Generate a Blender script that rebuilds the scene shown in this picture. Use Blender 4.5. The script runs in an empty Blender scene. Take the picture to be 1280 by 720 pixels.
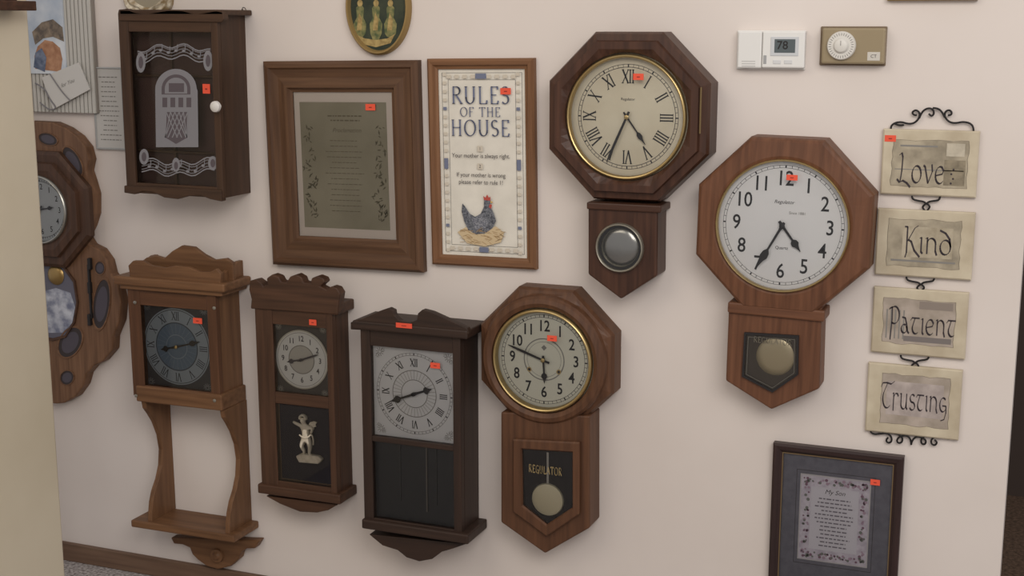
import bpy, bmesh, math, random
from mathutils import Vector, Matrix
random.seed(4)
# ------------------------------------------------------------------ survey
# camera 3.0 m from the wall; M() turns a measurement taken on the photograph
# into metres on the wall plane (x, z) for a surface standing d metres proud of it
D=3.0; H=1.535; F=1700.0
psi=math.radians(21.8); th=math.radians(11.0)
FW=Vector((-math.sin(psi)*math.cos(th), math.cos(psi)*math.cos(th), -math.sin(th)))
RT=Vector((math.cos(psi), math.sin(psi), 0))
UP=Vector((-math.sin(psi)*math.sin(th), math.cos(psi)*math.sin(th), math.cos(th)))
def M(px,py,d=0.0):
    v=FW+RT*((px-640)/F)-UP*((py-360)/F)
    t=(D-d)/v.y
    return (v.x*t, H+v.z*t)
def lin(c):
    out=[]
    for v in c:
        v=v/255.0
        out.append(v/12.92 if v<=0.04045 else ((v+0.055)/1.055)**2.4)
    return (out[0],out[1],out[2],1)
# ------------------------------------------------------------------ materials
def newmat(name):
    m=bpy.data.materials.new(name); m.use_nodes=True
    nt=m.node_tree; b=nt.nodes['Principled BSDF']
    return m,nt,b
def plain(name,c,rough=.6,metal=0.0,spec=.4):
    m,nt,b=newmat(name)
    b.inputs['Base Color'].default_value=lin(c); b.inputs['Roughness'].default_value=rough
    b.inputs['Metallic'].default_value=metal; b.inputs['Specular IOR Level'].default_value=spec
    return m
def noisy(name,c1,c2,scale=(20,20,20),rough=.6,metal=0.0,bump=0.0,detail=4,lo=.35,hi=.65,spec=.4,nscale=1.0):
    m,nt,b=newmat(name)
    tc=nt.nodes.new('ShaderNodeTexCoord'); mp=nt.nodes.new('ShaderNodeMapping')
    mp.inputs['Scale'].default_value=scale
    n=nt.nodes.new('ShaderNodeTexNoise'); n.inputs['Scale'].default_value=nscale; n.inputs['Detail'].default_value=detail
    r=nt.nodes.new('ShaderNodeValToRGB')
    r.color_ramp.elements[0].position=lo; r.color_ramp.elements[0].color=lin(c1)
    r.color_ramp.elements[1].position=hi; r.color_ramp.elements[1].color=lin(c2)
    nt.links.new(tc.outputs['Object'],mp.inputs['Vector']); nt.links.new(mp.outputs[0],n.inputs['Vector'])
    nt.links.new(n.outputs['Fac'],r.inputs['Fac']); nt.links.new(r.outputs[0],b.inputs['Base Color'])
    b.inputs['Roughness'].default_value=rough; b.inputs['Metallic'].default_value=metal
    b.inputs['Specular IOR Level'].default_value=spec
    if bump>0:
        bp=nt.nodes.new('ShaderNodeBump'); bp.inputs['Strength'].default_value=bump; bp.inputs['Distance'].default_value=.002
        nt.links.new(n.outputs['Fac'],bp.inputs['Height']); nt.links.new(bp.outputs[0],b.inputs['Normal'])
    return m
def wood(name,c1,c2,horiz=False,rough=.5):
    s=(5,60,90) if horiz else (90,60,5)
    c1=tuple(v*.93 for v in c1); c2=tuple(v*.93 for v in c2)
    return noisy(name,c1,c2,scale=s,rough=rough,bump=.1,detail=6,lo=.25,hi=.78,spec=.35)
def woodpair(name,c1,c2,rough=.5):
    return (wood(name,c1,c2,False,rough),wood(name+'_h',c1,c2,True,rough))
def glassmat(name,ior=1.45,tint=(1,1,1,1)):
    m=bpy.data.materials.new(name); m.use_nodes=True; nt=m.node_tree; nt.nodes.clear()
    o=nt.nodes.new('ShaderNodeOutputMaterial'); mx=nt.nodes.new('ShaderNodeMixShader')
    f=nt.nodes.new('ShaderNodeFresnel'); f.inputs['IOR'].default_value=ior
    t=nt.nodes.new('ShaderNodeBsdfTransparent'); t.inputs['Color'].default_value=tint
    g=nt.nodes.new('ShaderNodeBsdfGlossy'); g.inputs['Roughness'].default_value=.03
    nt.links.new(f.outputs[0],mx.inputs[0]); nt.links.new(t.outputs[0],mx.inputs[1]); nt.links.new(g.outputs[0],mx.inputs[2])
    nt.links.new(mx.outputs[0],o.inputs[0]); return m
GLASS=glassmat('clear_glass',1.5)
W_DARK=woodpair('mahogany_dark',(56,34,24),(90,58,42),.42)
W_RED=woodpair('walnut_reddish',(88,54,35),(128,84,58))
W_REG=woodpair('regulator_wood',(78,50,33),(112,75,51))
W_BLK=woodpair('near_black_wood',(46,33,27),(68,49,39))
W_CHB=woodpair('dark_brown_wood',(62,41,29),(95,65,47))
W_SHF=woodpair('oak_brown_wood',(98,67,44),(138,99,68))
W_FR1=woodpair('frame_wood',(80,54,37),(112,80,56))
W_FR2=woodpair('frame_wood_light',(112,75,49),(146,104,71))
W_BOX=woodpair('cabinet_wood',(60,42,31),(86,61,44))
W_LOB=woodpair('plywood_wood',(94,65,45),(142,104,76))
GOLD=plain('brass',(186,162,112),.32,.9)
GOLDP=plain('gold_paint',(160,134,82),.45,.4)
SILV=plain('silver',(170,168,160),.3,.9)
BLACK=plain('black_paint',(34,31,31),.5)
IRON=plain('wrought_iron',(36,33,33),.5,.4)
DARKIN=plain('dark_interior',(38,34,33),.6)
CREAM=noisy('cream_dial',(212,201,176),(224,215,192),(8,8,8),.5)
WHITE=plain('white_dial',(232,230,228),.45)
DIAL16=plain('ivory_dial',(212,209,192),.45)
RED=plain('price_sticker_red',(230,86,60),.6)
PAPER=noisy('cream_paper',(212,206,194),(224,218,206),(15,15,15),.7)
INK=plain('ink_dark',(66,60,62),.7)
INKB=plain('ink_blue',(104,110,134),.7)
INKG=plain('ink_grey',(130,126,120),.7)
# ------------------------------------------------------------------ helpers
def areaof(p): return sum(p[i][0]*p[(i+1)%len(p)][1]-p[(i+1)%len(p)][0]*p[i][1] for i in range(len(p)))/2
class O:
    def __init__(s,name,cx,cy,d=0.0,tilt=0.0):
        s.e=bpy.data.objects.new(name,None); s.e.empty_display_size=.05
        bpy.context.scene.collection.objects.link(s.e)
        s.a=M(cx,cy,d); s.t=tilt
        s.e.location=(s.a[0],0,s.a[1]); s.e.rotation_euler=(0,tilt,0)
    def p(s,px,py,d=0.0):
        X,Z=M(px,py,d); X-=s.a[0]; Z-=s.a[1]
        c,n=math.cos(s.t),math.sin(s.t)
        return (X*c-Z*n, X*n+Z*c)
    def P(s,pts,d): return [s.p(x,y,d) for x,y in pts]
    def R(s,x0,y0,x1,y1,d):
        xm,ym=(x0+x1)/2,(y0+y1)/2
        return (s.p(x0,ym,d)[0], s.p(x1,ym,d)[0], s.p(xm,y1,d)[1], s.p(xm,y0,d)[1])
    def c(s,cx,cy,r,d):
        q=s.p(cx,cy,d); a=s.p(cx-r,cy,d); b=s.p(cx+r,cy,d)
        return q[0],q[1],(b[0]-a[0])/2
def mk(o,name,vs,fs,mat,smooth=False,bevel=0,recalc=True,mats=None,midx=None):
    me=bpy.data.meshes.new(name); me.from_pydata(vs,[],fs)
    for m in (mats or [mat]): me.materials.append(m)
    if midx:
        for i,k in enumerate(midx): me.polygons[i].material_index=k
    if recalc:
        bm=bmesh.new(); bm.from_mesh(me); bmesh.ops.recalc_face_normals(bm,faces=bm.faces); bm.to_mesh(me); bm.free()
    if smooth:
        for f in me.polygons: f.use_smooth=True
    ob=bpy.data.objects.new(name,me); bpy.context.scene.collection.objects.link(ob)
    if o is not None: ob.parent=o.e
    if bevel>0:
        b=ob.modifiers.new('bevel','BEVEL'); b.width=bevel; b.segments=2; b.limit_method='ANGLE'; b.angle_limit=math.radians(35)
    return ob
def prism(o,name,pts,d0,d1,mat,bevel=.0015,smooth=False):
    n=len(pts)
    vs=[(x,-d1,z) for x,z in pts]+[(x,-d0,z) for x,z in pts]
    fs=[tuple(range(n)),tuple(range(2*n-1,n-1,-1))]+[(i,(i+1)%n,n+(i+1)%n,n+i) for i in range(n)]
    return mk(o,name,vs,fs,mat,bevel=bevel)
def flat(o,name,polys,d,mat):
    vs=[];fs=[]
    for p in polys:
        if areaof(p)<0: p=p[::-1]
        k=len(vs); vs+=[(x,-d,z) for x,z in p]; fs.append(tuple(range(k,k+len(p))))
    return mk(o,name,vs,fs,mat,recalc=False)
def rp(r,g=0.0):
    x0,x1,z0,z1=r
    return [(x0+g,z0+g),(x1-g,z0+g),(x1-g,z1-g),(x0+g,z1-g)]
def circ(x,z,r,n=64,rz=None):
    rz=r if rz is None else rz
    return [(x+r*math.cos(2*math.pi*i/n),z+rz*math.sin(2*math.pi*i/n)) for i in range(n)]
def octp(x,z,a,n=64):
    out=[]
    for i in range(n):
        t=360*i/n; q=((t+22.5)%45)-22.5; r=a/math.cos(math.radians(q if abs(q+22.5)>1e-6 else 22.5))
        out.append((x+r*math.cos(math.radians(t)),z+r*math.sin(math.radians(t))))
    return out
def loft(o,name,loops,mat,cap0=False,cap1=False,smooth=False,mat_h=None,bevel=0):
    n=len(loops[0][0]); vs=[];fs=[];mi=[]
    for p,d in loops: vs+=[(x,-d,z) for x,z in p]
    for k in range(len(loops)-1):
        for i in range(n):
            j=(i+1)%n; fs.append((k*n+i,k*n+j,(k+1)*n+j,(k+1)*n+i)); mi.append(1 if (mat_h and i%2==0) else 0)
    if cap0: fs.append(tuple(range(n))[::-1]); mi.append(0)
    if cap1: b=(len(loops)-1)*n; fs.append(tuple(range(b,b+n))); mi.append(0)
    ob=mk(o,name,vs,fs,mat,mats=[mat,mat_h] if mat_h else None,midx=mi if mat_h else None,bevel=bevel)
    if smooth:
        for f in ob.data.polygons: f.use_smooth=True
        try: ob.data.set_sharp_from_angle(angle=math.radians(40))
        except Exception: pass
    return ob
def box(o,name,r,d0,d1,mat,bevel=.0015): return prism(o,name,rp(r),d0,d1,mat,bevel)
def disc(o,name,x,z,r,d,mat,n=64,rz=None): return flat(o,name,[circ(x,z,r,n,rz)],d,mat)
def ring(o,name,x,z,r0,r1,d,mat,n=72):
    a=circ(x,z,r1,n); b=circ(x,z,r0,n)
    return flat(o,name,[[a[i],a[(i+1)%n],b[(i+1)%n],b[i]] for i in range(n)],d,mat)
def bezel(o,name,x,z,r0,r1,d0,h,mat):
    m=(r0+r1)/2; q=(r1-r0)/4
    return loft(o,name,[(circ(x,z,r1),d0),(circ(x,z,r1),d0+h*.5),(circ(x,z,m+q),d0+h*.9),(circ(x,z,m),d0+h),(circ(x,z,m-q),d0+h*.9),(circ(x,z,r0),d0+h*.4),(circ(x,z,r0),d0-h*.5)],mat,smooth=True)
def ticks(o,name,x,z,r0,r1,n,w,d,mat,w5=None):
    ps=[]
    for i in range(n):
        a=2*math.pi*i/n; s,c=math.sin(a),math.cos(a); ww=(w5 if (w5 and i%5==0) else w)/2
        ps.append([(x+s*r0-c*ww,z+c*r0+s*ww),(x+s*r1-c*ww,z+c*r1+s*ww),(x+s*r1+c*ww,z+c*r1-s*ww),(x+s*r0+c*ww,z+c*r0-s*ww)])
    return flat(o,name,ps,d,mat)
def text(o,s,x,z,h,d,mat,rot=0.0,bold=0.0,shear=0.0,name='lettering',wide=1.0):
    cu=bpy.data.curves.new(name,'FONT'); cu.body=s; cu.size=h*1.38; cu.align_x='CENTER'; cu.align_y='CENTER'
    cu.offset=bold; cu.shear=shear; cu.materials.append(mat); cu.resolution_u=3
    ob=bpy.data.objects.new(name,cu); bpy.context.scene.collection.objects.link(ob)
    ob.parent=o.e; ob.location=(x,-d,z); ob.rotation_euler=(math.pi/2,rot,0); ob.scale=(wide,1,1)
    return ob
def arc(cx,cy,rx,ry,a0,a1,n=12):
    return [(cx+rx*math.cos(math.radians(a0+(a1-a0)*i/n)),cy+ry*math.sin(math.radians(a0+(a1-a0)*i/n))) for i in range(n+1)]
L={
'I':(.30,[[(.15,1),(.15,0)]],[(.15,1),(.15,0)]),
'V':(.78,[[(.06,1),(.40,0)],[(.40,0),(.72,1)]],[(.06,1),(.72,1)]),
'X':(.78,[[(.06,1),(.72,0)],[(.06,0),(.72,1)]],[(.06,1),(.72,1),(.06,0),(.72,0)]),
'L':(.68,[[(.16,1),(.16,0)],[(.16,0),(.62,0),(.64,.18)]],[(.16,1)]),
'O':(.92,[arc(.46,.5,.4,.5,90,450,24)],[]),
'E':(.66,[[(.16,1),(.16,0)],[(.16,1),(.58,1),(.58,.86)],[(.16,.52),(.48,.52)],[(.16,0),(.58,0),(.62,.16)]],[]),
'F':(.62,[[(.16,1),(.16,0)],[(.16,1),(.58,1),(.58,.86)],[(.16,.52),(.48,.52)]],[(.16,0)]),
'R':(.78,[[(.16,1),(.16,0)],[(.16,1)]+arc(.36,.76,.26,.24,90,-90)+[(.16,.52)],[(.34,.52),(.72,0)]],[(.16,0),(.72,0)]),
'U':(.84,[[(.14,1),(.14,.35)]+arc(.42,.32,.28,.32,180,360)+[(.70,1)]],[(.14,1),(.70,1)]),
'S':(.6,[arc(.3,.75,.22,.25,40,270,10)+arc(.3,.25,.24,.25,90,-140,10)],[]),
'T':(.78,[[(.39,1),(.39,0)],[(.06,.86),(.06,1),(.72,1),(.72,.86)]],[(.39,0)]),
'H':(.86,[[(.16,1),(.16,0)],[(.70,1),(.70,0)],[(.16,.52),(.70,.52)]],[(.16,1),(.16,0),(.70,1),(.70,0)]),
'A':(.78,[[(.06,0),(.4,1)],[(.4,1),(.72,0)],[(.18,.34),(.6,.34)]],[]),
'G':(.8,[arc(.42,.5,.34,.5,50,300,16),[(.45,.42),(.72,.42),(.72,-.1)]],[]),
' ':(.4,[],[]),
# uncial hand (1..4 are the swash capitals L K P T)
'1':(.62,[[(.02,.96),(.14,1.04),(.20,.9),(.18,.4),(.12,.06)],[(-.06,.10),(.08,.0),(.26,.06),(.48,-.02),(.66,-.16)]],[]),
'2':(.66,[[(.04,1.0),(.16,1.0),(.16,.0),(.10,-.18)],[(.66,1.06),(.5,.96),(.2,.46)],[(.22,.5),(.36,.44),(.52,.1),(.78,-.14)]],[]),
'3':(.60,[[(.0,.94),(.14,1.0),(.16,.5),(.10,-.30)],[(-.04,.9)]+arc(.3,.68,.28,.34,100,-110,14)+[(.14,.38)]],[]),
'4':(.66,[[(-.06,.82),(.04,.98),(.3,1.0),(.62,.96),(.84,1.08)],[(.36,.98)]+arc(.38,.38,.30,.40,150,315,14)],[]),
'o':(.58,[arc(.29,.3,.24,.3,90,450,18)],[]),
'v':(.54,[[(.0,.62),(.08,.58),(.27,0)],[(.27,0),(.48,.42),(.44,.66)]],[]),
'e':(.52,[arc(.28,.3,.24,.3,70,315,14),[(.36,.58),(.46,.46),(.40,.34),(.06,.28)]],[]),
'i':(.22,[[(.03,.58),(.11,.62),(.11,.06),(.18,0)]],[]),
'n':(.60,[[(.02,.58),(.10,.62),(.10,0)],[(.10,.44)]+arc(.29,.38,.2,.22,130,0,8)+[(.49,.12),(.56,-.04)]],[]),
'd':(.60,[arc(.28,.28,.24,.28,90,450,18),[(.52,.3),(.46,.6),(.26,.82),(.0,.92)]],[]),
'a':(.56,[[(.10,.62),(.28,.60),(.38,.36),(.46,.06),(.54,0)],arc(.24,.17,.17,.17,60,400,12)],[]),
't':(.52,[[(-.02,.52),(.06,.62),(.5,.62)],[(.24,.62)]+arc(.30,.22,.2,.22,155,315,10)],[]),
'r':(.46,[[(.02,.58),(.10,.62),(.10,-.10)],[(.10,.44),(.22,.60),(.34,.60),(.42,.50)]],[]),
'u':(.58,[[(.02,.6),(.09,.62),(.09,.2)]+arc(.27,.2,.18,.2,180,330,8)+[(.46,.3)],[(.46,.62),(.46,.06),(.54,0)]],[]),
's':(.42,[arc(.22,.46,.16,.16,40,270,8)+arc(.22,.15,.18,.16,90,-150,8)],[]),
'g':(.56,[arc(.28,.32,.22,.28,50,320,14),[(.24,.28),(.48,.28),(.50,.0),(.40,-.26),(.18,-.32)]],[]),
}
def nib(o,s,x,z,h,d,mat,W=.16,T=.04,phi=30,wide=1.0,serif=0.0,rot=0.0,total=None,name='lettering',gap=.12):
    ws=[L[c][0] for c in s]; tw=sum(ws)+gap*(len(s)-1); cur=-tw/2; polys=[]
    if total: wide=total/(tw*h)
    c,sn=math.cos(rot),math.sin(rot)
    def tf(q):
        a=q[0]*h*wide; b=(q[1]-.5)*h
        return (x+a*c+b*sn, z-a*sn+b*c)
    for ch,w in zip(s,ws):
        for st in L[ch][1]:
            for i in range(len(st)-1):
                (x0,y0),(x1,y1)=st[i],st[i+1]; l=math.hypot(x1-x0,y1-y0)
                if l<1e-6: continue
                t=math.atan2(y1-y0,x1-x0)-math.radians(phi)
                wd=math.hypot(W*math.sin(t),T*math.cos(t))/2; ux,uy=(x1-x0)/l,(y1-y0)/l; e=T*.4
                polys.append([tf((cur+a,b)) for a,b in [(x0-ux*e-uy*wd,y0-uy*e+ux*wd),(x0-ux*e+uy*wd,y0-uy*e-ux*wd),(x1+ux*e+uy*wd,y1+uy*e-ux*wd),(x1+ux*e-uy*wd,y1+uy*e+ux*wd)]])
        if serif:
            for (a,b) in L[ch][2]:
                polys.append([tf((cur+a+i,b+j)) for i,j in [(-serif,-.022),(serif,-.022),(serif,.022),(-serif,.022)]])
        cur+=w+gap
    return flat(o,name,polys,d,mat)
ROM=['XII','I','II','III','IIII','V','VI','VII','VIII','IX','X','XI']
def roman(o,x,z,r,h,d,mat,W=.2,wide=.85):
    for i,s in enumerate(ROM):
        a=2*math.pi*i/12
        nib(o,s,x+r*math.sin(a),z+r*math.cos(a),h,d,mat,W=W,T=.06,phi=30,wide=wide,serif=.14,rot=a,name='roman_numeral',gap=.04)
def arabic(o,x,z,r,h,d,mat,bold=.0006,wide=.85):
    for i in range(12):
        a=2*math.pi*i/12
        text(o,str(i or 12),x+r*math.sin(a),z+r*math.cos(a),h,d,mat,bold=bold,name='numeral',wide=wide)
def hand(o,x,z,ln,ang,w,d,mat,ornate=False,tail=.18):
    a=math.radians(ang); s,c=math.sin(a),math.cos(a)
    prof=[(-tail,.6),(0,1.0),(.1,.6),(.55,.5),(.62,1.6),(.72,1.9),(.80,1.0),(.9,.45),(1,.1)] if ornate else [(-tail,.9),(0,.8),(.6,1.0),(.85,.8),(1,.12)]
    l=[];r=[]
    for t,k in prof:
        px,pz=x+s*ln*t,z+c*ln*t; l.append((px-c*w*k/2,pz+s*w*k/2)); r.append((px+c*w*k/2,pz-s*w*k/2))
    prism(o,'clock_hand',l+r[::-1],d,d+.0008,mat,0)
def hub(o,x,z,r,d,mat): loft(o,'hand_hub',[(circ(x,z,r,20),d),(circ(x,z,r,20),d+.002),(circ(x,z,r*.5,20),d+.003)],mat,cap0=True,cap1=True,smooth=True)
STINK=plain('sticker_ink',(140,44,36))
def sticker(o,px,py,d,w=13,h=8):
    r=o.R(px-w/2,py-h/2,px+w/2,py+h/2,d)
    box(o,'price_sticker',r,d-.0005,d+.0006,RED,0)
    x0,x1,z0,z1=r
    flat(o,'sticker_print',[rp((x0+(x1-x0)*.35,x0+(x1-x0)*.65,z0+(z1-z0)*.4,z0+(z1-z0)*.55))],d+.001,STINK)
def glass(o,pts,d): return flat(o,'glass_pane',[pts],d,GLASS)
def rectframe(o,name,r,prof,wp):
    return loft(o,name,[(rp(r,g),d) for g,d in prof],wp[0],mat_h=wp[1])
def door(o,outer,wins,d0,d1,wp,bevel=.0015):
    x0,x1,z0,z1=outer; wx0=min(w[0] for w in wins); wx1=max(w[1] for w in wins)
    box(o,'stile_left',(x0,wx0,z0,z1),d0,d1,wp[0],bevel); box(o,'stile_right',(wx1,x1,z0,z1),d0,d1,wp[0],bevel)
    tops=sorted(wins,key=lambda w:-w[3]); zt=z1
    for k,w in enumerate(tops):
        box(o,'rail',(wx0,wx1,w[3],zt),d0,d1-.0008,wp[1],bevel); zt=w[2]
    box(o,'rail',(wx0,wx1,z0,zt),d0,d1-.0008,wp[1],bevel)
def tube(o,name,pts,rad,mat):
    cu=bpy.data.curves.new(name,'CURVE'); cu.dimensions='3D'; cu.bevel_depth=rad; cu.bevel_resolution=3
    sp=cu.splines.new('NURBS'); sp.points.add(len(pts)-1)
    for i,q in enumerate(pts): sp.points[i].co=(q[0],q[1],q[2],1)
    sp.use_endpoint_u=True; sp.order_u=3; sp.resolution_u=6
    cu.materials.append(mat); ob=bpy.data.objects.new(name,cu); bpy.context.scene.collection.objects.link(ob)
    if o: ob.parent=o.e
    return ob
def tubepx(o,name,pts,d,rad,mat): return tube(o,name,[(a,-d,b) for a,b in o.P(pts,d)],rad,mat)
def lines(o,r,n,d,mat,frac=.35,seed=1,fill=.9,center=True,name='text_lines'):
    rnd=random.Random(seed); x0,x1,z0,z1=r; ps=[]; st=(z1-z0)/n
    for i in range(n):
        z=z1-(i+.5)*st; w=(x1-x0)*rnd.uniform(.6,1)*fill; c=(x0+x1)/2 if center else x0+w/2
        a=c-w/2
        while a<c+w/2:
            l=rnd.uniform(.004,.012); b=min(a+l,c+w/2); ps.append(rp((a,b,z-st*frac/2,z+st*frac/2))); a=b+.0025
    flat(o,name,ps,d,mat)
def blob(o,name,pts_px,d,mat): return flat(o,name,[o.P(pts_px,d)],d,mat)
def sc(pts,k):
    cx=sum(a for a,b in pts)/len(pts); cz=sum(b for a,b in pts)/len(pts)
    return [(cx+(a-cx)*k,cz+(b-cz)*k) for a,b in pts]
# ------------------------------------------------------------------ room shell
def wbox(name,x0,x1,y0,y1,z0,z1,mat,bevel=0):
    vs=[(x,y,z) for x in (x0,x1) for y in (y0,y1) for z in (z0,z1)]
    fs=[(0,1,3,2),(4,6,7,5),(0,4,5,1),(2,3,7,6),(0,2,6,4),(1,5,7,3)]
    return mk(None,name,vs,fs,mat,bevel=bevel)
WALL=noisy('painted_wall',(214,203,195),(224,214,207),(1.3,1.3,1.3),.75,detail=5,spec=.2)
WALLB=noisy('beige_wall',(208,195,170),(219,207,184),(2,2,2),.8,detail=4,spec=.2)
CARPET=noisy('carpet',(120,112,110),(190,184,180),(120,120,120),.95,bump=.6,detail=3,spec=.1)
HCARPET=noisy('hall_carpet',(74,60,50),(104,84,70),(90,90,90),.95,bump=.5,detail=3,spec=.1)
BASE=wood('baseboard_wood',(102,78,62),(132,104,84),True)
HALL=plain('hall_wall_painted_shade',(66,54,48),.8)  # shade of the unlit hall is put into this dark colour
XR=M(1264,525,0)[0]
wbox('wall_back',-4.6,XR,0,.12,0,2.7,WALL)
wbox('floor',-4.6,2.5,-4.5,.0,-.05,0,CARPET)
wbox('floor_hall',-4.6,2.5,.0,2.2,-.05,0,HCARPET)
wbox('baseboard_back',-4.6,XR,-.014,0,0,.055,BASE,.003)
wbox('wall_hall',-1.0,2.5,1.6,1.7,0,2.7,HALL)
XL=M(58,360,.35)[0]
wbox('wall_left',XL-.12,XL,-1.9,-.35,0,2.7,WALLB,.006)
o=O('wall_shelf',40,12,.6)
sx=XL-o.a[0]
def lbox(o,name,x0,x1,y0,y1,z0,z1,mat,bevel=.002):
    ob=wbox(name,x0,x1,y0,y1,z0,z1,mat,bevel); ob.parent=o.e; return ob
lbox(o,'shelf_board',sx,sx+.07,-1.2,-.40,.0,.022,W_DARK[1])
lbox(o,'shelf_back_rail',sx,sx+.012,-1.2,-.40,.022,.08,W_DARK[1])
lbox(o,'shelf_cleat',sx,sx+.05,-.46,-.44,.022,.07,W_DARK[0])

# ------------------------------------------------------------------ octagonal wall clock (dark)
o=O('octagonal_wall_clock',782,146,.09)
x,z,A=o.c(781,147,101,.09)
loft(o,'octagon_case',[(octp(x,z,A),.0),(octp(x,z,A),.066),(octp(x,z,A*.975),.078),(octp(x,z,A*.90),.08),(octp(x,z,A*.885),.092),(octp(x,z,A*.80),.092),(circ(x,z,A*.765),.084),(circ(x,z,A*.74),.062)],W_DARK[0],cap0=True)
bezel(o,'brass_bezel',x,z,A*.70,A*.745,.08,.010,GOLD)
disc(o,'dial_plate',x,z,A*.75,.068,CREAM)
ring(o,'minute_ring',x,z,A*.585,A*.592,.0685,INK); ring(o,'minute_ring',x,z,A*.62,A*.626,.0685,INK)
ticks(o,'minute_marks',x,z,A*.592,A*.62,60,.0009,.0688,BLACK,w5=.0028)
roman(o,x,z,A*.48,.029,.0688,BLACK,W=.17,wide=.66)
text(o,'Regulator',x,z+A*.21,.006,.0688,INK)
hand(o,x,z,A*.40,144,.006,.074,BLACK,True); hand(o,x,z,A*.60,204,.006,.077,BLACK,False,.12); hub(o,x,z,.005,.078,GOLD)
glass(o,circ(x,z,A*.71),.086)
sticker(o,798,96,.088)
hx,hz=o.p(876,138,.09)
tube(o,'hinge',[(hx,-.093,hz-.05),(hx,-.093,hz),(hx,-.093,hz+.05)],.0022,plain('old_brass',(128,108,76),.4,.8))
pp=o.P([(735,252),(822,256),(821,345),(776,374),(735,343)],.078)
prism(o,'pendulum_box',pp,0,.078,W_DARK[0],.004)
box(o,'box_moulding',o.R(733,255,826,264,.084),0,.084,W_DARK[1],.003)
x,z,A=o.c(774,310,30,.085)
disc(o,'pendulum_recess',x,z,A*.95,.0788,DARKIN)
PEW=plain('pewter',(150,148,142),.22,.9)
loft(o,'pendulum_bob',[(circ(x,z,A*.80),.0795),(circ(x,z,A*.76),.082),(circ(x,z,A*.55),.0845),(circ(x,z,A*.3),.0855),(circ(x,z,A*.1),.086)],PEW,cap1=True,smooth=True)
bezel(o,'window_ring',x,z,A*.88,A*1.0,.078,.012,plain('aged_silver',(172,166,150),.3,.8)); glass(o,circ(x,z,A*.9),.0875)

# ------------------------------------------------------------------ octagonal wall clock (reddish)
o=O('octagonal_wall_clock',977,283,.08,.018)
x,z,A=o.c(977,283,110,.08)
loft(o,'octagon_case',[(octp(x,z,A),.0),(octp(x,z,A),.065),(octp(x,z,A*.985),.073),(octp(x,z,A*.955),.077),(circ(x,z,A*.80),.08),(circ(x,z,A*.765),.078),(circ(x,z,A*.75),.06)],W_RED[0],cap0=True)
bezel(o,'brass_bezel',x,z,A*.74,A*.768,.076,.010,GOLD)
disc(o,'dial_plate',x,z,A*.76,.066,WHITE)
ring(o,'minute_ring',x,z,A*.66,A*.664,.0665,INK); ring(o,'minute_ring',x,z,A*.69,A*.694,.0665,INK)
ticks(o,'minute_marks',x,z,A*.664,A*.69,60,.001,.0667,BLACK,w5=.003)
arabic(o,x,z,A*.535,.033,.0667,BLACK,.0004,.84)
text(o,'Regulator',x,z+A*.27,.008,.0667,INK,shear=.3); text(o,'Quartz',x,z-A*.26,.007,.0667,INK); text(o,'Since 1881',x+.03,z+A*.15,.006,.0667,INKG)
hand(o,x,z,A*.36,142,.009,.071,BLACK,True); hand(o,x,z,A*.58,208,.009,.074,BLACK,True,.08); hub(o,x,z,.006,.075,BLACK)
glass(o,circ(x,z,A*.745),.083)
sticker(o,990,222,.085,14,7)
pp=o.P([(911,378),(1027,382),(1024,486),(964,512),(907,476)],.068)
prism(o,'pendulum_box',pp,0,.068,W_RED[0],.004)
box(o,'box_moulding',o.R(909,383,1031,397,.076),0,.076,W_RED[1],.004)
win=o.P([(931,415),(999,419),(998,468),(966,490),(928,470)],.069)
loft(o,'window_trim',[(win,.068),(win,.0745),(sc(win,.93),.0745),(sc(win,.93),.068)],BLACK)
flat(o,'window_recess',[sc(win,.94)],.0688,plain('smoky_window',(76,68,58),.3))
x,z,A=o.c(969,446,24,.07)
loft(o,'pendulum_bob',[(circ(x,z,A),.0692),(circ(x,z,A*.92),.0712),(circ(x,z,A*.6),.0722),(circ(x,z,A*.2),.0726)],plain('bob_brass',(178,164,134),.35,.5),cap1=True,smooth=True)
loft(o,'window_silver_line',[(sc(win,.86),.0728),(sc(win,.86),.0731),(sc(win,.84),.0731),(sc(win,.84),.0728)],plain('window_line',(140,134,122)))
x,z=o.p(966,426,.07); nib(o,'REGULATOR',x,z,.013,.0731,plain('window_letter',(168,158,138)),W=.14,serif=.08,total=.084)
glass(o,sc(win,.93),.0738)

# ------------------------------------------------------------------ regulator pendulum clock
o=O('regulator_pendulum_clock',676,452,.09,-.004)
x,z,A=o.c(676,452,84,.09)
loft(o,'octagon_case',[(octp(x,z,A),.0),(octp(x,z,A),.05),(octp(x,z,A*.97),.06),(octp(x,z,A*.93),.062),(circ(x,z,A*.93),.066),(circ(x,z,A*.915),.078),(circ(x,z,A*.88),.085),(circ(x,z,A*.82),.088),(circ(x,z,A*.76),.083),(circ(x,z,A*.735),.065)],W_REG[0],cap0=True)
bezel(o,'brass_bezel',x,z,A*.685,A*.742,.078,.012,GOLD)
disc(o,'dial_plate',x,z,A*.74,.068,DIAL16)
ring(o,'minute_ring',x,z,A*.60,A*.606,.0685,INK); ring(o,'minute_ring',x,z,A*.64,A*.645,.0685,INK)
ticks(o,'minute_marks',x,z,A*.606,A*.64,60,.001,.0687,BLACK,w5=.003)
ring(o,'centre_ring',x,z,A*.29,A*.305,.0685,INKG); ring(o,'centre_ring',x,z,A*.25,A*.255,.0685,INKG)
arabic(o,x,z,A*.475,.027,.0687,BLACK,.0006,.82)
for s in(-1,1):
    disc(o,'winding_hole',x+s*A*.22,z-A*.16,.006,.0689,GOLD,20); disc(o,'winding_hole_core',x+s*A*.22,z-A*.16,.0035,.0692,BLACK,16)
disc(o,'maker_mark',x,z+A*.17,.007,.0687,INKG,4)
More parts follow.
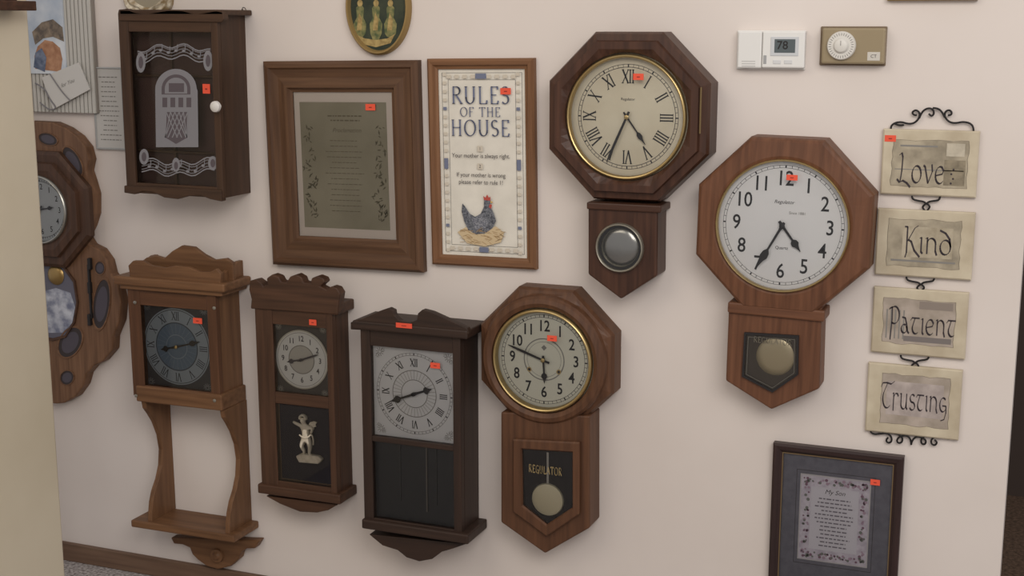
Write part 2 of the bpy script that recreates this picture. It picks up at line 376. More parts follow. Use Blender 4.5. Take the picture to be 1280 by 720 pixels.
hand(o,x,z,A*.34,177,.008,.073,BLACK,True); hand(o,x,z,A*.56,289,.006,.076,BLACK,False); hub(o,x,z,.005,.077,GOLD)
glass(o,circ(x,z,A*.69),.086); sticker(o,690,423,.088,12,7)
pp=o.P([(626,515),(737,520),(737,660),(681,692),(626,653)],.078)
prism(o,'pendulum_case',pp,0,.078,W_REG[0],.004)
out=o.P([(641,549),(724,553),(724,643),(683,671),(641,640)],.09); win=o.P([(652,562),(715,566),(715,635),(683,656),(653,632)],.09)
loft(o,'door_frame',[(out,.077),(out,.088),(sc(out,.97),.091),(sc(win,1.04),.091),(win,.086),(win,.077)],W_REG[0])
flat(o,'pendulum_recess',[sc(win,1.02)],.0785,DARKIN)
x,z,R=o.c(684,625,20,.083)
rz=o.p(683,566,.083)[1]
box(o,'pendulum_rod',(x-.0025,x+.0025,z,rz),.0788,.080,SILV,0)
loft(o,'pendulum_bob',[(circ(x,z,R),.079),(circ(x,z,R*.95),.082),(circ(x,z,R*.4),.0845)],plain('bob_pale_brass',(204,195,166),.3,.5),cap1=True,smooth=True)
x,z=o.p(681,588,.088); nib(o,'REGULATOR',x,z,.019,.0858,plain('gilt_letter',(186,162,112),.5),W=.11,T=.05,serif=.06,total=.084,gap=.16)
glass(o,win,.0854)

# ------------------------------------------------------------------ pediment wall clock (near black)
o=O('pediment_wall_clock',513,540,.11,.0)
body=o.R(453,414,576,662,.11)
box(o,'case',body,0,.09,W_BLK[0],.002)
w1=o.R(465,437,563,551,.11); w2=o.R(466,558,567,655,.11)
w1=(w2[0],w2[1],w1[2],w1[3])
door(o,body,[w1,w2],.09,.11,W_BLK)
flat(o,'dial_plate',[rp(w1)],.093,plain('dial_board',(206,204,202),.5))
cxx=(w1[0]+w1[1])/2; czz=(w1[2]+w1[3])/2; R=(w1[1]-w1[0])/2*.93
ring(o,'dial_ring',cxx,czz,R*.99,R*1.0,.0934,INKG); ring(o,'dial_ring',cxx,czz,R*.93,R*.94,.0934,INKG)
ticks(o,'minute_marks',cxx,czz,R*.94,R*.99,60,.001,.0936,INK,w5=.003)
roman(o,cxx,czz,R*.76,.019,.0936,BLACK,W=.19,wide=.72)
ring(o,'filigree_ring',cxx,czz,R*.56,R*.58,.0934,INKG)
ticks(o,'filigree',cxx,czz,R*.36,R*.56,36,.0016,.0935,plain('filigree_grey',(168,164,158)))
ring(o,'filigree_ring',cxx,czz,R*.33,R*.35,.0934,INKG)
for sx_,sz_ in((-1,-1),(1,-1),(1,1),(-1,1)):
    ticks(o,'corner_flourish',cxx+sx_*R*.9,czz+sz_*R*.95,.003,.011,9,.0015,.0935,INKG)
    for kk in(.62,.76): ticks(o,'corner_flourish',cxx+sx_*R*(kk+.2),czz+sz_*R*(1.62-kk),.002,.006,7,.0012,.0935,INKG)
hand(o,cxx,czz,R*.50,70,.010,.097,BLACK,True); hand(o,cxx,czz,R*.66,249,.010,.099,BLACK,True); hub(o,cxx,czz,.005,.1,BLACK)
glass(o,rp(w1),.103)
flat(o,'lower_recess',[rp(w2)],.0905,plain('smoked_recess',(40,42,44),.35))
xr,zr=o.p(533,600,.095)
box(o,'pendulum_rod',(xr-.002,xr+.002,w2[2]+.03,w2[3]),.091,.094,plain('dim_steel',(98,94,88),.4,.5),0)
for q in(500,545):
    xq,_=o.p(q,600,.095); box(o,'chime_rod',(xq-.0012,xq+.0012,w2[2]+.05,w2[3]),.091,.093,plain('dim_steel2',(66,66,66),.4,.5),0)
glass(o,rp(w2),.103)
prism(o,'pediment',o.P([(438,412),(438,403),(456,397),(474,389),(486,385),(492,388),(493,394),(500,401),(512,403),(521,400),(522,392),(528,387),(540,390),(562,400),(584,410),(586,418)],.118),.1,.118,W_BLK[1],.002)
box(o,'cornice',o.R(440,407,584,418,.122),0,.122,W_BLK[1],.004)
box(o,'base_moulding',o.R(452,659,585,671,.122),0,.122,W_BLK[1],.004)
prism(o,'base_apron',o.P([(461,668),(583,680),(566,686),(552,690),(540,699),(524,702),(508,697),(497,688),(478,682)],.105),.03,.105,W_BLK[1],.002)
sticker(o,505,407,.123,20,6); sticker(o,544,457,.104,12,7)

# ------------------------------------------------------------------ cherub wall clock
o=O('cherub_wall_clock',370,500,.085,-.004)
body=o.R(323,386,418,618,.085)
box(o,'case',body,0,.066,W_CHB[0],.002)
w1=o.R(341,408,408,493,.085); w2=o.R(346,508,412,605,.085); w1=(w2[0],w2[1],w1[2],w1[3])
door(o,body,[w1,w2],.066,.085,W_CHB)
flat(o,'dial_backing',[rp(w1)],.0685,plain('dial_backing',(60,54,52),.5))
cxx,czz=o.p(376,450,.075); R=(w1[1]-w1[0])/2*.99
disc(o,'dial_plate',cxx,czz,R,.071,plain('dial_grey_white',(202,200,194),.4))
ring(o,'dial_edge',cxx,czz,R*.96,R*1.0,.0716,SILV); ring(o,'dial_line',cxx,czz,R*.9,R*.915,.0716,INKG)
disc(o,'dial_centre',cxx,czz,R*.48,.0716,plain('dial_centre',(170,166,158),.35,.2)); ring(o,'dial_line',cxx,czz,R*.46,R*.49,.0719,INKG)
arabic(o,cxx,czz,R*.70,.0145,.0719,INK,.0003,.85)
for sx_,sz_ in((-1,-1),(1,-1),(1,1),(-1,1)):
    ticks(o,'corner_ornament',cxx+sx_*R*.84,czz+sz_*R*1.08,.002,.010,11,.0016,.0716,plain('corner_silver',(140,136,128),.4,.4))
hand(o,cxx,czz,R*.55,258,.007,.074,INK,True); hand(o,cxx,czz,R*.72,70,.005,.076,INK,False); hub(o,cxx,czz,.004,.077,INK)
glass(o,rp(w1),.08)
flat(o,'lower_recess',[rp(w2)],.0685,plain('navy_velvet',(44,41,50),.9,0,.1))
rectframe(o,'inner_gilt_line',w2,[(.0,.0690),(.0,.0700),(.003,.0700),(.003,.0690)],(plain('dull_gilt',(96,74,54)),)*2)
prism(o,'carved_crest',o.P([(313,386),(314,374),(311,362),(312,351),(320,349),(327,354),(329,358),(334,356),(333,348),(340,343),(348,346),(351,352),(358,353),(362,346),(370,343),(377,347),(379,353),(388,354),(389,348),(396,345),(404,348),(406,353),(400,358),(408,362),(414,358),(421,360),(425,367),(423,380),(422,393)],.09),.06,.09,W_CHB[1],.003)
box(o,'cornice',o.R(316,377,422,390,.088),0,.088,W_CHB[1],.004)
box(o,'base_moulding',o.R(322,612,425,624,.092),0,.092,W_CHB[1],.004)
prism(o,'base_apron',o.P([(332,620),(422,631),(410,638),(396,641),(375,640),(350,630)],.08),.03,.08,W_CHB[1],.002)
sticker(o,391,403,.086,9,7)
IV=noisy('ivory_resin',(190,178,158),(212,202,184),(60,60,60),.7)
cx0,cz0=o.p(383,545,.072)
def skin(o,name,verts,edges,rad,mat,sub=2):
    me=bpy.data.meshes.new(name); me.from_pydata(verts,edges,[]); me.materials.append(mat)
    ob=bpy.data.objects.new(name,me); bpy.context.scene.collection.objects.link(ob); ob.parent=o.e
    sk=ob.modifiers.new('skin','SKIN'); sk.use_smooth_shade=True
    for i,v in enumerate(me.skin_vertices[0].data): v.radius=(rad[i],rad[i]); v.use_root=(i==0)
    s=ob.modifiers.new('sub','SUBSURF'); s.levels=sub; s.render_levels=sub
    return ob
u=.00118
def cv(a,b,dd=0): return (cx0+a*u,-(.0765+dd*u*.4),cz0+b*u)
cver=[cv(2,-2),cv(1,10),cv(0,20),cv(-2,27),cv(-5,35),cv(-6,43),
      cv(9,23,1),cv(19,19,2),cv(14,8,5),cv(-9,23,1),cv(-20,27,3),cv(-30,31,3),
      cv(8,-8,1),cv(11,-23,2),cv(8,-38,0),cv(14,-42,3),cv(-5,-8,1),cv(-10,-22,5),cv(-3,-36,2),cv(-9,-42,4)]
ced=[(0,1),(1,2),(2,3),(3,4),(4,5),(2,6),(6,7),(7,8),(2,9),(9,10),(10,11),(0,12),(12,13),(13,14),(14,15),(0,16),(16,17),(17,18),(18,19)]
crad=[8.5*u,8*u,7.5*u,3.4*u,7.5*u,6.5*u,4.4*u,3.8*u,2.8*u,4.4*u,3.6*u,2.8*u,7*u,5.4*u,3.4*u,2.6*u,7*u,5.4*u,3.4*u,2.6*u]
skin(o,'cherub_figure',cver,ced,crad,IV)
for i in range(9):
    a=math.pi*(i/8*1.1-.05)
    q=cv(-5+7.5*math.cos(a),41+6.5*math.sin(a),4)
    loft(o,'cherub_hair_curl',[(circ(q[0],q[2],.0028,12),-q[1]-.006),(circ(q[0],q[2],.0030,12),-q[1]+.001),(circ(q[0],q[2],.0015,12),-q[1]+.003)],IV,cap1=True,smooth=True)
prism(o,'cherub_wing',[(cx0+a*u,cz0+b*u) for a,b in ((4,22),(10,32),(20,36),(28,34),(24,28),(26,24),(20,22),(20,17),(12,16))],.071,.0735,IV,.0008)
tube(o,'cherub_drape',[cv(-12,4,12),cv(-2,-2,20),cv(10,0,18),cv(18,10,10),cv(22,-6,8),cv(20,-16,6)],.0022,IV)
prism(o,'cherub_pedestal',o.P([(370,570),(376,567),(398,570),(403,575),(398,580),(374,578)],.08),.069,.083,IV,.003)
glass(o,rp(w2,.0006),.0838)

# ------------------------------------------------------------------ shelf wall clock
o=O('shelf_wall_clock',218,440,.11,-.006)
body=o.R(163,360,272,500,.11)
box(o,'case',body,0,.092,W_SHF[0],.002)
w1=o.R(178,385,261,486,.11)
door(o,body,[w1],.092,.11,W_REG)
flat(o,'dial_backing',[rp(w1)],.0925,plain('dial_backing2',(58,58,62),.5))
cxx,czz=o.p(219.5,434,.1); R=(w1[1]-w1[0])/2*.99
disc(o,'dial_plate',cxx,czz,R,.094,plain('chapter_ring',(142,152,160),.45,.1))
roman(o,cxx,czz,R*.80,.022,.0946,plain('numeral_dark',(38,42,50)),W=.15,wide=.72)
ring(o,'dial_line',cxx,czz,R*.95,R*.965,.0946,BLACK)
for sx_,sz_ in((-1,-1),(1,-1),(1,1),(-1,1)):
    ticks(o,'corner_ornament',cxx+sx_*R*.86,czz+sz_*R*1.0,.003,.012,11,.0018,.0941,plain('corner_silver2',(128,130,132),.4,.4))
disc(o,'dial_centre',cxx,czz,R*.62,.0945,plain('blue_steel_centre',(94,112,130),.4,.15)); ring(o,'dial_line',cxx,czz,R*.61,R*.635,.0949,plain('ring_line',(60,68,78)))
ring(o,'dial_line',cxx,czz,R*.3,R*.32,.0949,plain('steel_line',(130,142,152)))
ticks(o,'engraved_rays',cxx,czz,R*.33,R*.59,24,.001,.0948,plain('steel_ray',(116,132,146)))
hand(o,cxx,czz,R*.5,257,.009,.096,BLACK,True); hand(o,cxx,czz,R*.75,75,.008,.098,BLACK,True); hub(o,cxx,czz,.005,.099,GOLD)
glass(o,rp(w1),.106); sticker(o,247,401,.107,11,7)
box(o,'cornice',o.R(141,350,280,361,.127),0,.127,W_SHF[1],.005)
box(o,'cornice_step',o.R(150,359,277,366,.118),0,.118,W_SHF[1],.003)
prism(o,'gallery_front',o.P([(163,350),(160,332),(166,326),(178,326),(188,332),(205,335),(220,332),(236,334),(250,340),(262,340),(270,336),(276,342),(275,357)],.115),.103,.115,W_SHF[1],.002)
prism(o,'gallery_back_crest',o.P([(176,345),(175,328),(183,322),(195,320),(205,323),(215,314),(227,307),(242,309),(254,318),(267,325),(282,323),(291,329),(292,352)],.07),.056,.07,W_SHF[1],.002)
def sideboard(o,name,xc,prof,t,mat):
    pts=prof; n=len(pts)
    vs=[(xc-t/2,-d,z) for z,d in pts]+[(xc+t/2,-d,z) for z,d in pts]
    fs=[tuple(range(n)),tuple(range(2*n-1,n-1,-1))]+[(i,(i+1)%n,n+(i+1)%n,n+i) for i in range(n)]
    return mk(o,name,vs,fs,mat,bevel=.0015)
zc=o.R(141,350,280,361,.127)[3]
for px in(165,272):
    xb=o.p(px,345,.11)[0]
    sideboard(o,'gallery_side',xb,[(zc-.002,.0),(zc-.002,.112),(zc+.028,.112),(zc+.022,.085),(zc+.03,.05),(zc+.04,.02),(zc+.04,0)],.012,W_SHF[0])
box(o,'case_base_moulding',o.R(170,488,277,508,.116),0,.116,W_SHF[1],.004)
for px,py in((169,378),(268,385),(172,494),(270,500)):
    qx,qz,_=o.c(px,py,3,.11); hub(o,qx,qz,.0045,.110 if py<480 else .1155,SILV)
zt=o.R(170,488,277,508,.116)[2]; zb=o.R(163,660,291,669,.12)[3]
hgt=zt-zb
prof=[(0,.108),(.06,.104),(.12,.088),(.2,.07),(.32,.052),(.45,.045),(.58,.052),(.68,.068),(.76,.088),(.84,.1),(.93,.107),(1,.11)]
for px in(183,280):
    xb=o.p(px,580,.11)[0]
    sideboard(o,'shelf_side_bracket',xb,[(zt+.002,0)]+[(zt-hgt*t,d) for t,d in prof]+[(zb,0)],.014,W_SHF[0])
box(o,'shelf_board',o.R(164,660,292,669,.122),0,.122,W_SHF[1],.004)
prism(o,'lower_bracket',o.P([(213,672),(217,680),(228,681),(237,685),(240,693),(247,700),(258,708),(272,712),(288,708),(298,699),(300,691),(308,686),(318,686),(324,676)],.03),0,.03,W_SHF[1],.004)
bx,bz=o.p(272,694,.03)
loft(o,'bracket_rosette',[(circ(bx,bz,.02,24),.03),(circ(bx,bz,.019,24),.037),(circ(bx,bz,.012,24),.038),(circ(bx,bz,.008,24),.043)],W_SHF[0],cap1=True,smooth=True)

# ------------------------------------------------------------------ jukebox glass-door cabinet
o=O('glass_door_wall_cabinet',213,130,.125,.004)
body=o.R(153,18,275,244,.125)
loft(o,'cabinet_shell',[(rp(body),0),(rp(body),.11),(rp(body,.012),.11),(rp(body,.012),.07)],W_BOX[0],cap0=True,cap1=False)
w1=o.R(165,40,267,231,.125)
door(o,body,[w1],.11,.125,W_BOX)
REDIN=plain('cabinet_lining',(70,48,44),.7)
flat(o,'cabinet_lining_panel',[rp(body,.0115)],.085,REDIN)
for py in(95,190):
    zz=o.p(213,py,.1)[1]; box(o,'cabinet_shelf',(body[0]+.012,body[1]-.012,zz-.003,zz+.003),.08,.095,W_BOX[1],.001)
xx=o.p(214,130,.1)[0]; box(o,'cabinet_divider',(xx-.003,xx+.003,body[2]+.012,body[3]-.012),.08,.094,W_BOX[0],.001)
glass(o,rp(w1),.117)
prism(o,'scalloped_top',o.P([(149,26),(147,18),(148,12),(158,11),(168,15),(182,17),(200,14),(213,12),(228,13),(244,17),(258,15),(270,13),(279,15),(280,24),(277,28)],.129),.108,.129,W_BOX[1],.002)
box(o,'top_board',o.R(149,12,279,19,.129),0,.129,W_BOX[1],.003)
prism(o,'scalloped_bottom',o.P([(155,232),(155,241),(168,243),(178,239),(190,240),(205,247),(222,249),(236,245),(250,244),(262,249),(277,252),(277,238)],.129),.108,.129,W_BOX[1],.002)
ETCH=plain('etched_glass',(130,128,132),.85,spec=.2); ETCH2=plain('etched_glass_dark',(92,84,88),.85,spec=.2)
d=.1175
def arcpx(cx,cy,rx,ry,a0,a1,n=16): return [(cx+rx*math.cos(math.radians(a)),cy-ry*math.sin(math.radians(a))) for a in [a0+(a1-a0)*i/n for i in range(n+1)]]
blob(o,'etched_jukebox',[(195,184)]+[(194,112)]+arcpx(220,112,26,26,180,0)+[(247,112),(248,184)],d,ETCH)
blob(o,'etched_jukebox_panel',[(202,118)]+arcpx(220,111,18,18,180,0)+[(238,118)],d+.0003,ETCH2)
blob(o,'etched_jukebox_arch',[(206,117)]+arcpx(220,111,14,14,180,0)+[(234,117)],d+.0005,ETCH)
for k in range(4): blob(o,'etched_slot',[(203+k*10,122),(209+k*10,122),(209+k*10,134),(203+k*10,134)],d+.0003,ETCH2)
blob(o,'etched_slot_mid',[(211,104),(230,104),(230,115),(211,115)],d+.0008,ETCH2)
blob(o,'etched_grille',[(207,140)]+[(207,172),(220,180),(234,172),(234,140)],d+.0003,ETCH2)
for k in range(6):
    for sg in(1,-1):
        a0=207+k*5.4; b0=a0+sg*14
        xs=[(a0,140),(a0+1.4,140),(min(max(b0+1.4,207),234),172),(min(max(b0,206),233),172)]
        blob(o,'etched_grille_lattice',xs,d+.0005+.0001*sg,ETCH)
def ribbon(cpts,w,nm):
    a=[(x,y-w/2) for x,y in cpts]; b=[(x,y+w/2) for x,y in cpts][::-1]; blob(o,nm,a+b,d,ETCH)
top=[(172+i*4.8,64+ -7*math.sin(i/19*math.pi)+ 3*math.sin(i*.9)) for i in range(20)]
for k in(-4,0,4): ribbon([(a,b+k+6) for a,b in top],.8,'etched_staff')
ribbon([(a,b) for a,b in top],1.5,'etched_ribbon_edge'); ribbon([(a,b+14) for a,b in top],1.5,'etched_ribbon_edge')
bot=[(177+i*4.8,205+ 6*math.sin(i/19*math.pi)+ 3*math.sin(i*.9+2)) for i in range(20)]
for k in(-4,0,4): ribbon([(a,b+k) for a,b in bot],.8,'etched_staff')
ribbon([(a,b-7) for a,b in bot],1.5,'etched_ribbon_edge'); ribbon([(a,b+7) for a,b in bot],1.5,'etched_ribbon_edge')
for i in range(2,18,2):
    for src,of in((top,7),(bot,1)):
        a,b=src[i]; b+=of+((i*7)%5-2); blob(o,'etched_note',arcpx(a,b,2.2,1.8,0,330,8),d+.0003,ETCH); blob(o,'etched_note_stem',[(a+1.4,b),(a+2.3,b),(a+2.3,b-8),(a+1.4,b-8)],d+.0003,ETCH)
for cx_,cy_,ry_ in((176,78,13),(260,76,13),(180,196,10),(266,204,9)):
    blob(o,'etched_scroll',arcpx(cx_,cy_,6,ry_,0,340,14),d+.0002,ETCH); blob(o,'etched_scroll_eye',arcpx(cx_,cy_,3,ry_*.6,0,340,10),d+.0005,ETCH2)
blob(o,'etched_clef',arcpx(220,206,5,9,0,340,12),d+.0006,ETCH); blob(o,'etched_clef_eye',arcpx(220,207,2.5,5,0,340,12),d+.0009,ETCH2)
kx,kz,kr=o.c(272,133,6,.13)
loft(o,'white_knob',[(circ(kx,kz,kr*.5,24),.124),(circ(kx,kz,kr*.5,24),.132),(circ(kx,kz,kr,24),.136),(circ(kx,kz,kr*.95,24),.143),(circ(kx,kz,kr*.5,24),.148)],plain('white_porcelain',(215,211,206),.35),cap1=True,smooth=True)
sticker(o,258,111,.1185,9,12)

o=O('wall_nail',309,14,0); x,z=o.p(309,14,0)
tube(o,'nail_shank',[(x,0,z),(x,-.012,z),(x,-.024,z+.004)],.0013,IRON); tube(o,'hook_wire',[(x-.004,-.01,z-.008),(x-.006,-.014,z+.006),(x,-.018,z+.010),(x+.006,-.014,z+.006),(x+.004,-.01,z-.008)],.001,IRON)

# ------------------------------------------------------------------ large picture frame
o=O('framed_proclamation',428,208,.025,-.017)
r=o.R(333,76,524,336,.028)
u1=(r[1]-r[0])/191.0
rectframe(o,'wood_frame',r,[(0,0),(0,.02),(3*u1,.027),(7*u1,.028),(9*u1,.022),(18*u1,.019),(26*u1,.022),(29*u1,.022),(31*u1,.014),(34*u1,.012),(34*u1,.006)],W_FR1)
flat(o,'mat_board',[rp(r,32*u1)],.0075,plain('mat_pinkish',(198,186,176),.8))
r2=(r[0]+41*u1,r[1]-42*u1,r[2]+44*u1,r[3]-45*u1)
flat(o,'olive_foil_panel',[rp(r2)],.0080,noisy('olive_foil',(126,120,102),(148,142,124),(5,5,5),.42,.25))
INKO=plain('foil_print',(98,90,72),.6)
x0,x1,z0,z1=r2; w=x1-x0; h=z1-z0
lines(o,(x0+w*.3,x1-w*.25,z1-h*.16,z1-h*.09),2,.0084,INKO,.3,2)
text(o,'Proclamation',(x0+x1)/2+.01,z1-h*.22,.011,.0084,INKO,shear=.3)
lines(o,(x0+w*.25,x1-w*.25,z0+h*.12,z1-h*.28),14,.0084,INKO,.13,3)
vp=[]
rnd=random.Random(7)
for side in(0,1):
    for i in range(70):
        t=rnd.random(); a=(x0+w*.1 if side==0 else x1-w*.1)+rnd.uniform(-.012,.012)+ (.008*math.sin(t*20)); b=z0+h*(.08+.74*t); q=rnd.uniform(.0025,.005); an=rnd.random()*6
        vp.append([(a+q*1.6*math.cos(an),b+q*1.6*math.sin(an)),(a+q*.5*math.cos(an+1.6),b+q*.5*math.sin(an+1.6)),(a-q*1.6*math.cos(an),b-q*1.6*math.sin(an)),(a-q*.5*math.cos(an+1.6),b-q*.5*math.sin(an+1.6))])
flat(o,'vine_print',vp,.0084,plain('vine_ink',(86,80,62)))
glass(o,rp(r,33*u1),.0115); sticker(o,463,134,.012,12,8)

# ------------------------------------------------------------------ house rules frame
o=O('framed_house_rules',602,205,.02,-.016)
r=o.R(536,73,668,334,.02); u1=(r[1]-r[0])/132.0
rectframe(o,'wood_frame',r,[(0,0),(0,.015),(2.5*u1,.02),(7*u1,.019),(9*u1,.013),(12*u1,.011),(12*u1,.005)],W_FR2)
flat(o,'paper',[rp(r,10*u1)],.006,PAPER)
for g,m in((16,INKG),(16.7,PAPER),(24,INKG),(24.6,PAPER)): flat(o,'border_line',[rp(r,g*u1)],.006+.00025*(g/5-2),m)
x0,x1,z0,z1=r
bl=plain('border_blue',(110,116,138),.7); tn=plain('border_tan',(200,190,174),.7); ps1=[];ps2=[]
for i in range(22):
    t=z0+18*u1+(z1-z0-36*u1)*i/21
    for a in(x0+20.5*u1,x1-20.5*u1): (ps1 if i%7==3 else ps2).append(rp((a-2.2*u1,a+2.2*u1,t-1.8*u1,t+1.8*u1)))
for i in range(9):
    t=x0+26*u1+(x1-x0-52*u1)*i/8
    for b in(z0+20.5*u1,z1-20.5*u1): ps2.append(rp((t-2.8*u1,t+2.8*u1,b-2*u1,b+2*u1)))
flat(o,'border_tiles_blue',ps1,.0112,bl); flat(o,'border_tiles_tan',ps2,.0112,tn)
cxx,zz=o.p(601,103,.0113)
flat(o,'border_motif',[rp((cxx-.014,cxx+.014,z1-23*u1,z1-17*u1)),rp((cxx-.012,cxx+.012,z0+17*u1,z0+23*u1)),rp((x0+18*u1,x0+23*u1,(z0+z1)/2-.012,(z0+z1)/2+.012)),rp((x1-23*u1,x1-18*u1,(z0+z1)/2-.012,(z0+z1)/2+.012))],.0114,bl)
for s,py,hh,tw in(('RULES',119,19,72),('OF THE',140,10.5,50),('HOUSE',160,18,73)):
    a,b=o.p(600,py,.0113); nib(o,s,a,b,hh*u1,.0114,INKB,W=.13,T=.05,phi=12,serif=.11,total=tw*u1,gap=.14)
for s,py in(('Your mother is always right.',195),('If your mother is wrong',219),('please refer to rule 1!',228)):
    a,b=o.p(601,py,.0113); text(o,s,a,b,5.2*u1,.0114,INK,wide=.88)
for py,s in((186,'1'),(208,'2')):
    a,b=o.p(600,py,.0113); flat(o,'rule_number_tile',[rp((a-.007,a+.007,b-.007,b+.007))],.0113,tn); text(o,s,a,b,.008,.0116,INK)
blob(o,'straw_nest',[(572,290),(582,284),(600,288),(620,283),(630,291),(626,303),(606,308),(584,304)],.0114,plain('straw',(200,178,142),.8))
blob(o,'hen_body',[(578,254),(582,259),(587,267),(594,271),(601,267),(605,258),(605,250),(609,247),(613,250),(613,258),(617,266),(620,276),(616,285),(606,292),(594,293),(585,287),(580,276),(577,264)],.0118,noisy('hen_feathers',(62,64,72),(124,126,132),(300,300,300),.8))
blob(o,'hen_wing',[(589,273),(600,270),(612,276),(607,285),(594,287)],.0121,noisy('hen_wing_feathers',(80,84,94),(150,150,156),(350,350,350),.8))
hc=plain('hen_comb',(178,76,66))
blob(o,'hen_comb',[(605,250),(604,245),(607,247),(609,243),(611,247),(613,246),(613,251)],.0122,hc)
blob(o,'hen_wattle',[(612,255),(615,256),(614,261),(611,259)],.0122,hc)
blob(o,'hen_beak',[(613,251),(617,253),(613,254)],.0122,plain('hen_beak',(200,166,100)))
ps=[]
for i in range(50):
    a,b=o.p(random.uniform(572,626),random.uniform(286,304),.0122); an=random.uniform(-.6,.6); ps.append([(a,b),(a+.014*math.cos(an),b+.014*math.sin(an)),(a+.014*math.cos(an),b+.014*math.sin(an)+.001),(a,b+.001)])
flat(o,'straw_stalks',ps,.0122,plain('straw_dark',(166,136,98),.8))
sticker(o,632,114,.0125,13,8)

# ------------------------------------------------------------------ oval picture
o=O('oval_picture',470,8,.02)
x,z,a=o.c(470,9,40,.02); b_=z-o.p(470,69,.02)[1]
def ov(k,g=0): return circ(x,z,a*k,64,b_-a*(1-k))
loft(o,'oval_gilt_frame',[(ov(1),0),(ov(1),.014),(ov(.95),.02),(ov(.91),.02),(ov(.88),.014),(ov(.86),.008)],plain('oval_gilt',(150,124,78),.45,.3),smooth=True)
flat(o,'oval_canvas',[ov(.88)],.009,noisy('green_canvas',(36,46,36),(58,64,48),(25,25,25),.6))
g1=noisy('figure_gold',(140,118,72),(176,152,98),(90,90,90),.6); g2=noisy('figure_green',(74,86,54),(140,132,84),(70,70,70),.6)
for px,k in((450,0),(470,4),(488,0)):
    blob(o,'painted_figure',[(px-7,42),(px-8,30),(px-4,22),(px-5,10),(px,4),(px+5,10),(px+4,22),(px+8,30),(px+7,42),(px+3,47+k),(px-4,46+k)],.0094,g2)
    blob(o,'painted_figure_light',[(px-4,38),(px-3,26),(px-1,16),(px+3,24),(px+2,38)],.0097,g1)
    blob(o,'painted_head',arcpx(px,4,3.4,4.4,0,340,12),.0098,g1)
blob(o,'painted_ground',[(443,42),(456,48),(470,50),(484,48),(494,42),(488,54),(470,59),(453,55)],.0095,g1)

# ------------------------------------------------------------------ thermostats
o=O('digital_thermostat',964,63,.02)
TW=plain('white_plastic',(226,224,220),.4)
box(o,'back_plate',o.R(921,38,1007,87,.008),0,.008,TW,.002)
box(o,'body_left',o.R(922,39,952,85,.024),.006,.024,TW,.003); box(o,'body_right',o.R(952.6,39,1006,85,.025),.006,.025,TW,.003)
box(o,'display_bezel',o.R(963,46,998,70,.027),.02,.0265,plain('grey_plastic',(198,200,202)),.001)
flat(o,'lcd_screen',[rp(o.R(968,49,994,66,.027))],.0268,plain('lcd',(88,96,98),.3))
a,b=o.p(978,57,.027); text(o,'78',a,b,.018,.0271,BLACK,bold=.0003)
box(o,'slide_switch',o.R(954,69,958,80,.026),.02,.0258,plain('switch_grey',(160,160,160)),.001)
for i in range(3): box(o,'vent_slot',o.R(927,76+i*3,944,77.2+i*3,.0245),.02,.0243,plain('slot_grey',(190,188,185)),0)
for i in range(2): box(o,'button',o.R(966+i*14,75,976+i*14,80,.026),.02,.0262,plain('button_grey',(208,208,208)),.001)
o=O('dial_thermostat',1066,58,.02)
BR=plain('beige_brushed',(150,134,106),.45,.2)
box(o,'back_plate',o.R(1025,33,1108,82,.006),0,.006,plain('bronze_plate',(116,98,76),.5),.002)
box(o,'housing',o.R(1027,35,1106,80,.028),.004,.028,BR,.004)
x,z,A=o.c(1052,57,18,.03)
loft(o,'dial_knob',[(circ(x,z,A),.028),(circ(x,z,A),.034),(circ(x,z,A*.93),.037),(circ(x,z,A*.55),.037),(circ(x,z,A*.45),.043),(circ(x,z,A*.4),.044)],plain('dial_white',(214,210,202),.4),cap1=True,smooth=True)
ticks(o,'dial_marks',x,z,A*.7,A*.88,30,.0008,.0375,INK)
text(o,'|',x,z+A*.2,.008,.0445,INK)
box(o,'badge',o.R(1084,65,1100,76,.0285),.027,.0288,plain('badge_silver',(200,194,184),.4),.001)
a,b=o.p(1092,70.5,.029); text(o,'CT',a,b,.007,.0292,INK)

